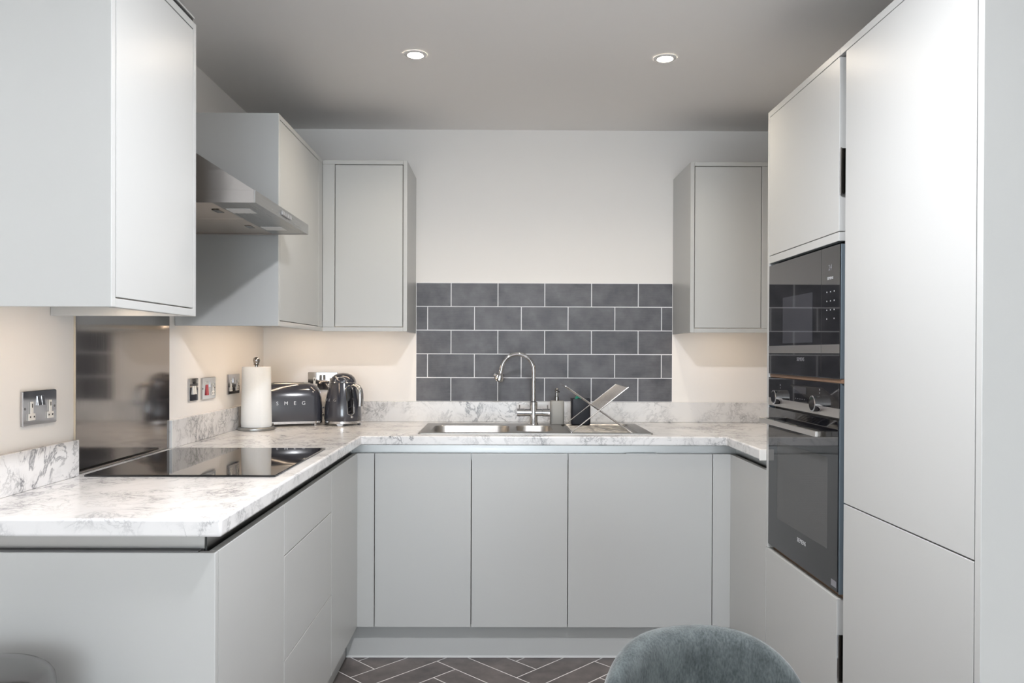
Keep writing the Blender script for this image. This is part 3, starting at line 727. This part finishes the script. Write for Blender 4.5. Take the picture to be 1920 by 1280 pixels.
finish('lid_ring', MB().lathe([(.0615, .1982), (.0630, .1995), (.0615, .2010)], n=48, cap0=False, cap1=False), 'chrome', ld, smooth=True, local=True)
pts = []
for k in range(13):
    a = PI * k / 12; x = .027 * math.cos(a); z = .203 + .0225 * math.sin(a)
    rr = .0605 - max(0, z - .203) * .42
    pts.append((x, -math.sqrt(max(rr * rr - x * x, 1e-5)) - .001, z))
finish('lid_grip', MB().tube(pts, .0022, 8), 'chrome', ld, smooth=True, local=True)
az = math.radians(-90 + 56)
dirv = Vector((math.cos(az), math.sin(az), 0)); sidev = Vector((-math.sin(az), math.cos(az), 0))
hp = []
for r_, z in ((.062, .184), (.082, .187), (.100, .181), (.111, .167), (.1155, .147), (.1165, .122), (.1150, .092)): hp.append(dirv * r_ + Vector((0, 0, z)))
lps = []
for i, p in enumerate(hp):
    tt = (hp[min(i+1, len(hp)-1)] - hp[max(i-1, 0)]).normalized(); nn = sidev.cross(tt).normalized()
    lps.append([tuple(p + sidev * (.0150 * math.cos(2*PI*q/14)) + nn * (.0105 * math.sin(2*PI*q/14))) for q in range(14)])
finish('handle', MB().loft(lps), 'chrome', kt, smooth=True, local=True)
az2 = math.radians(-90 + 36)
def onbody(a, z, out): return ((rad(z) + out) * math.cos(a), (rad(z) + out) * math.sin(a), z)
loop = []
for k in range(9): loop.append(onbody(az2 + .235 * math.cos(PI * k / 8), .172 + .012 * math.sin(PI * k / 8), .0006))
for k in range(10): loop.append(onbody(az2 - .235 + .045 * k / 9, .168 - .103 * k / 9, .0006))
for k in range(9): loop.append(onbody(az2 - .190 * math.cos(PI * k / 8), .062 - .010 * math.sin(PI * k / 8), .0006))
for k in range(10): loop.append(onbody(az2 + .190 + .045 * k / 9, .065 + .103 * k / 9, .0006))
gz = finish('water_gauge', MB().loft([[onbody(az2 + q, z, .0008) for q in (-.18, -.06, .06, .18)] + [onbody(az2 + q, z, -.002) for q in (.18, -.18)] for z in [.058 + .0115 * k for k in range(11)]]), 'bglass', kt, smooth=True, local=True)
finish('gauge_rim', MB().tube(loop, .0027, 8, closed=True), 'chrome', gz, smooth=True, local=True)
bp_ = onbody(az2 + .03, .042, .002)
finish('switch', MB().lathe([(.0015, bp_[2] - .0075), (.0060, bp_[2] - .0045), (.0075, bp_[2]), (.0060, bp_[2] + .0045), (.0015, bp_[2] + .0075)], (bp_[0], bp_[1], 0), 16), 'chrome', kt, smooth=True, local=True)
fr_ = []
for k, d in enumerate((-82, -60, -38, -16)):
    a = math.radians(-90 + d); z = .119; r_ = rad(z) + .0012
    nrm = Vector((math.cos(a), math.sin(a), .22)).normalized(); tx = Vector((-math.sin(a), math.cos(a), 0)); ty = nrm.cross(tx)
    fr_.append(Matrix(((tx.x, ty.x, nrm.x, r_ * math.cos(a)), (tx.y, ty.y, nrm.y, r_ * math.sin(a)), (tx.z, ty.z, nrm.z, z), (0, 0, 0, 1))))
letters('SMEG', .0190, kt, fr_)

# ================================================================= PAPER TOWEL
ph = thing('paper_towel_holder', 'brushed steel paper towel holder stand in the worktop corner', 'towel holder', (-.559, .226, tz))
finish('base', MB().lathe([(.078, 0), (.080, .002), (.080, .010), (.078, .012)], n=56), 'steelx', ph, smooth=True, local=True)
finish('pole', MB().lathe([(.007, .0121), (.007, .283)], n=16), 'chromed', ph, smooth=True, local=True)
finish('knob', MB().lathe([(.0075, .2831), (.013, .287), (.0115, .291), (.0135, .298), (.0155, .306), (.0125, .315), (.006, .3195), (.001, .320)], n=28), 'chromed', ph, smooth=True, local=True)
lp0 = []
for r_, z in ((.064, .0128), (.0655, .03), (.0630, .15), (.0615, .265), (.0608, .2765)):
    lp = []
    for k in range(64):
        a = 2 * PI * k / 64; rr = r_
        d = (a - math.radians(300)) % (2 * PI)
        if d < 1.0: rr += .0028 * (1 - d) * (1.0 if z > .02 else 1.3)       # loose outer sheet
        lp.append((rr * math.cos(a), rr * math.sin(a), z))
    lp0.append(lp)
inner = [[(.02 * math.cos(2*PI*k/64), .02 * math.sin(2*PI*k/64), z) for k in range(64)] for z in (.2765, .0128)]
rl = thing('paper_towel_roll', 'white paper towel roll standing on the steel holder', 'paper towel', (-.559, .226, tz + .0128))
for lp in (lp0 + inner):
    for i, p in enumerate(lp): lp[i] = (p[0], p[1], p[2] - .0125)
finish('paper', MB().loft(lp0 + inner + [lp0[0]], cap0=False, cap1=False), 'paper', rl, smooth=True, local=True)
finish('cardboard_core', MB().loft([[(.0198 * math.cos(2*PI*k/32), .0198 * math.sin(2*PI*k/32), z) for k in range(32)] for z in (.0005, .2635)] + [[(.0185 * math.cos(2*PI*k/32), .0185 * math.sin(2*PI*k/32), z) for k in range(32)] for z in (.2635, .0005)], cap0=False, cap1=False), 'backing', rl, smooth=True, local=True)

# ================================================================= SOCKETS
# built in the plane local x (along the plate), local z up, facing local -y; rotated +90 deg for the left wall
def socket(name, label, loc, rz, kind):
    t_ = thing(name, label, 'socket', loc, rz, 'chrome wall plates')
    w_ = .0435 if kind == 'single' else .073
    finish('plate', MB().loft([[(x, -d, z) for x, z, _ in rrect(-w_ + i, w_ - i, -.0435 + i, .0435 - i, .003, 0, 3)] for d, i in ((.0004, 0), (.0055, 0), (.007, .0015))]), 'chrome', t_, local=True)
    for sx in (-1, 1):
        finish('screw', MB().lathe([(.003, -.0080), (.003, -.0071)], (sx * (w_ - .009), 0, 0), 12, 'y'), 'chromed', t_, local=True)
    def outlet(cx):
        T = [(-.0135, -.030), (.0135, -.030), (.0135, -.013), (.0055, -.013), (.0055, .017), (-.0055, .017), (-.0055, -.013), (-.0135, -.013)]
        ot = finish('outlet', MB().prism([(cx + x, z) for x, z in T], 'y', -.0105, -.0071), 'plastic', t_, bevel=.0006, local=True)
        for x, z, a, b in ((0, .007, .0018, .005), (-.008, -.021, .0022, .0022), (.008, -.021, .0022, .0022)):
            finish('pin_hole', MB().box(cx + x - a, cx + x + a, -.0108, -.01055, z - b, z + b), 'hole', ot, local=True)
    def rocker(cx, z, mat='chrome', sz=(.0065, .012)):
        finish('rocker', MB().loft([[(cx - sz[0], -.0071, z - sz[1]), (cx + sz[0], -.0071, z - sz[1]), (cx + sz[0], -.0071, z + sz[1]), (cx - sz[0], -.0071, z + sz[1])],
                                    [(cx - sz[0], -.0115, z - sz[1]), (cx + sz[0], -.0115, z - sz[1]), (cx + sz[0], -.0080, z + sz[1]), (cx - sz[0], -.0080, z + sz[1])]]), mat, t_, bevel=.0008, local=True)
    if kind == 'double':
        outlet(-.040); outlet(.040); rocker(-.009, .018); rocker(.009, .018)
    elif kind == 'cooker':
        rocker(-.024, -.006, 'red', (.012, .021)); outlet(.037); rocker(.012, .016)
        finish('neon', MB().box(-.030, -.018, -.0085, -.0071, .024, .028), 'chromed', t_, local=True)
    else:
        rocker(-.010, -.002, 'plastic', (.0075, .016)); rocker(.010, -.002, 'plastic', (.0075, .016))
        finish('flex_outlet', MB().box(-.004, .012, -.011, -.0071, .020, .030), 'hole', t_, bevel=.001, local=True)
H90 = PI / 2
socket('double_socket', 'chrome double socket on the left wall before the steel splashback', (XL, -1.227, 1.1415), H90, 'double')
socket('fused_switch', 'small square chrome switch plate nearest the steel splashback', (XL, -.231, 1.139), H90, 'single')
socket('cooker_switch', 'chrome cooker plate with a red rocker switch', (XL, -.0785, 1.1375), H90, 'cooker')
socket('double_socket', 'chrome double socket just left of the paper towel roll', (XL, .2133, 1.1425), H90, 'double')
socket('double_socket', 'chrome double socket on the back wall behind the kettle', (-.3655, YB, 1.140), 0, 'double')

# ================================================================= CEILING LAMPS
def downlight(name, label, x, y, mat, ro, rb, group=None):
    t_ = thing(name, label, 'ceiling light', (x, y, ZC), 0, group)
    finish('trim_ring', MB().lathe([(ro, -.0004), (ro, -.003), (ro - .006, -.0055), (rb + .004, -.0055), (rb + .001, -.002)], n=48, cap0=False, cap1=False), 'frame', t_, smooth=True, local=True)
    finish('bulb', MB().lathe([(rb, -.0006), (rb, -.0030), (rb * .8, -.0060), (rb * .4, -.0082), (.001, -.0088)], n=36), mat, t_, smooth=True, local=True)
    if mat == 'warm':                                   # the bulb's own beam
        L = bpy.data.lights.new('spot_beam', 'SPOT'); L.energy = SPOT_W; L.color = WARM; L.shadow_soft_size = .024
        L.spot_size = math.radians(145); L.spot_blend = .7
        lo = bpy.data.objects.new('spot_beam', L); COL.objects.link(lo); lo.parent = t_; lo.location = (0, 0, -.034)
downlight('downlight', 'left recessed warm spotlight in the ceiling', .2003, -.3236, 'warm', .0420, .0255, 'warm recessed ceiling spotlights')
downlight('downlight', 'right recessed warm spotlight in the ceiling', 1.1323, -.3009, 'warm', .0420, .0255, 'warm recessed ceiling spotlights')
cl = thing('ceiling_lamp', 'round drum ceiling lamp in front of the kitchen', 'ceiling light', (.66, -1.78, ZC))
finish('drum', MB().lathe([(.072, -.0004), (.072, -.078), (.069, -.082), (.0635, -.082), (.0635, -.078)], n=48, cap0=False, cap1=False), 'frame', cl, smooth=True, local=True)
finish('bulb', MB().lathe([(.0625, -.0780), (.0625, -.0812), (.058, -.0822)], n=40), 'main', cl, local=True)

# slim LED bars recessed under the wall cabinets
def led_bar(label, x0, x1, y0, y1):
    t_ = thing('under_cabinet_light', label, 'cabinet light', ((x0+x1)/2, (y0+y1)/2, CB + .0275), 0, 'under-cabinet lights')
    part('housing', t_, 'frame', (x0 - .004, x1 + .004, y0 - .004, y1 + .004, CB + .0225, CB + .0275), bevel=0)
    part('diffuser', t_, 'puck', (x0, x1, y0, y1, CB + .0205, CB + .0224), bevel=0)
led_bar('slim light bar under the nearest wall cabinet', -.456, -.442, -1.55, -1.21)
led_bar('slim light bar under the cabinet beyond the cooker hood', -.456, -.442, -.32, .56)
led_bar('slim light bar under the back left corner cabinet', -.25, .05, .440, .454)
led_bar('slim light bar under the cabinet beside the oven housing', 1.45, 1.75, .440, .452)

# ================================================================= BIN
bn = thing('pedal_bin', 'round brushed steel bin with domed lid by the end panel', 'bin', (-.458, -1.782, 0))
finish('drum', MB().lathe([(.132, .0), (.137, .004), (.137, .620), (.134, .625)], n=64), 'bin', bn, smooth=True, local=True)
finish('lid', MB().lathe([(.138, .626), (.1405, .629), (.1405, .652), (.1385, .663), (.133, .672), (.122, .680), (.100, .6865), (.07, .6905), (.03, .692), (.002, .6925)], n=72), 'bin', bn, smooth=True, angle=60, local=True)
finish('pedal', MB().box(-.03, .03, -.176, -.134, .010, .022), 'leg', bn, bevel=.003, local=True)

# ================================================================= CHAIR
ch = thing('dining_chair', 'teal grey fabric dining chair with rounded backrest in the foreground', 'chair', (.8404, -1.862, 0), math.radians(14.16))
def arch(sc_, n=44):
    """closed outline (x, z) of the backrest scaled about its middle"""
    a_, b_, zb = .1992, .2449, .5626; e = 3.29; out = []
    for k in range(n + 1):
        t_ = PI * k / n; cs, sn = math.cos(t_), math.sin(t_)
        out.append((a_ * math.copysign(abs(cs) ** (2/e), cs), zb + b_ * abs(sn) ** (2/e)))
    for k in range(1, 6): out.append((-a_ + .035 * k / 5 , zb - .13 * k / 5))
    for k in range(1, 8): out.append((-a_ + .035 + (2*a_ - .07) * k / 8, zb - .13))
    for k in range(0, 5): out.append((a_ - .035 + .035 * k / 5, zb - .13 + .13 * k / 5))
    cx_, cz_ = 0, .60
    return [(cx_ + (x - cx_) * sc_, cz_ + (z - cz_) * sc_) for x, z in out]
lps = []
for sc_, yo in ((.30, -.030), (.72, -.0305), (.90, -.028), (.955, -.021), (.985, -.012), (1.0, 0), (.985, .012), (.955, .021), (.90, .028), (.72, .0305), (.30, .030)):
    lps.append([(x, yo - 2.67 * x * x, z) for x, z in arch(sc_)])
finish('backrest', MB().loft(lps), 'fabric', ch, smooth=True, angle=70, local=True)
seat = []
for i, z in ((.03, .415), (.006, .425), (0, .445), (.004, .468), (.02, .478), (.06, .482)):
    seat.append(rrect(-.225 + i, .225 - i, -.46 + i, -.035 - i, .11 - i * .5, z, 8))
finish('seat', MB().loft(seat), 'fabric', ch, smooth=True, angle=70, local=True)
for sx, sy in ((-1, -.40), (1, -.40), (-1, -.09), (1, -.09)):
    finish('leg', MB().tube([(sx * .17, sy, .418), (sx * .205, sy + (-.03 if sy < -.2 else .03), 0)], [.014, .009], 12), 'leg', ch, smooth=True, local=True)
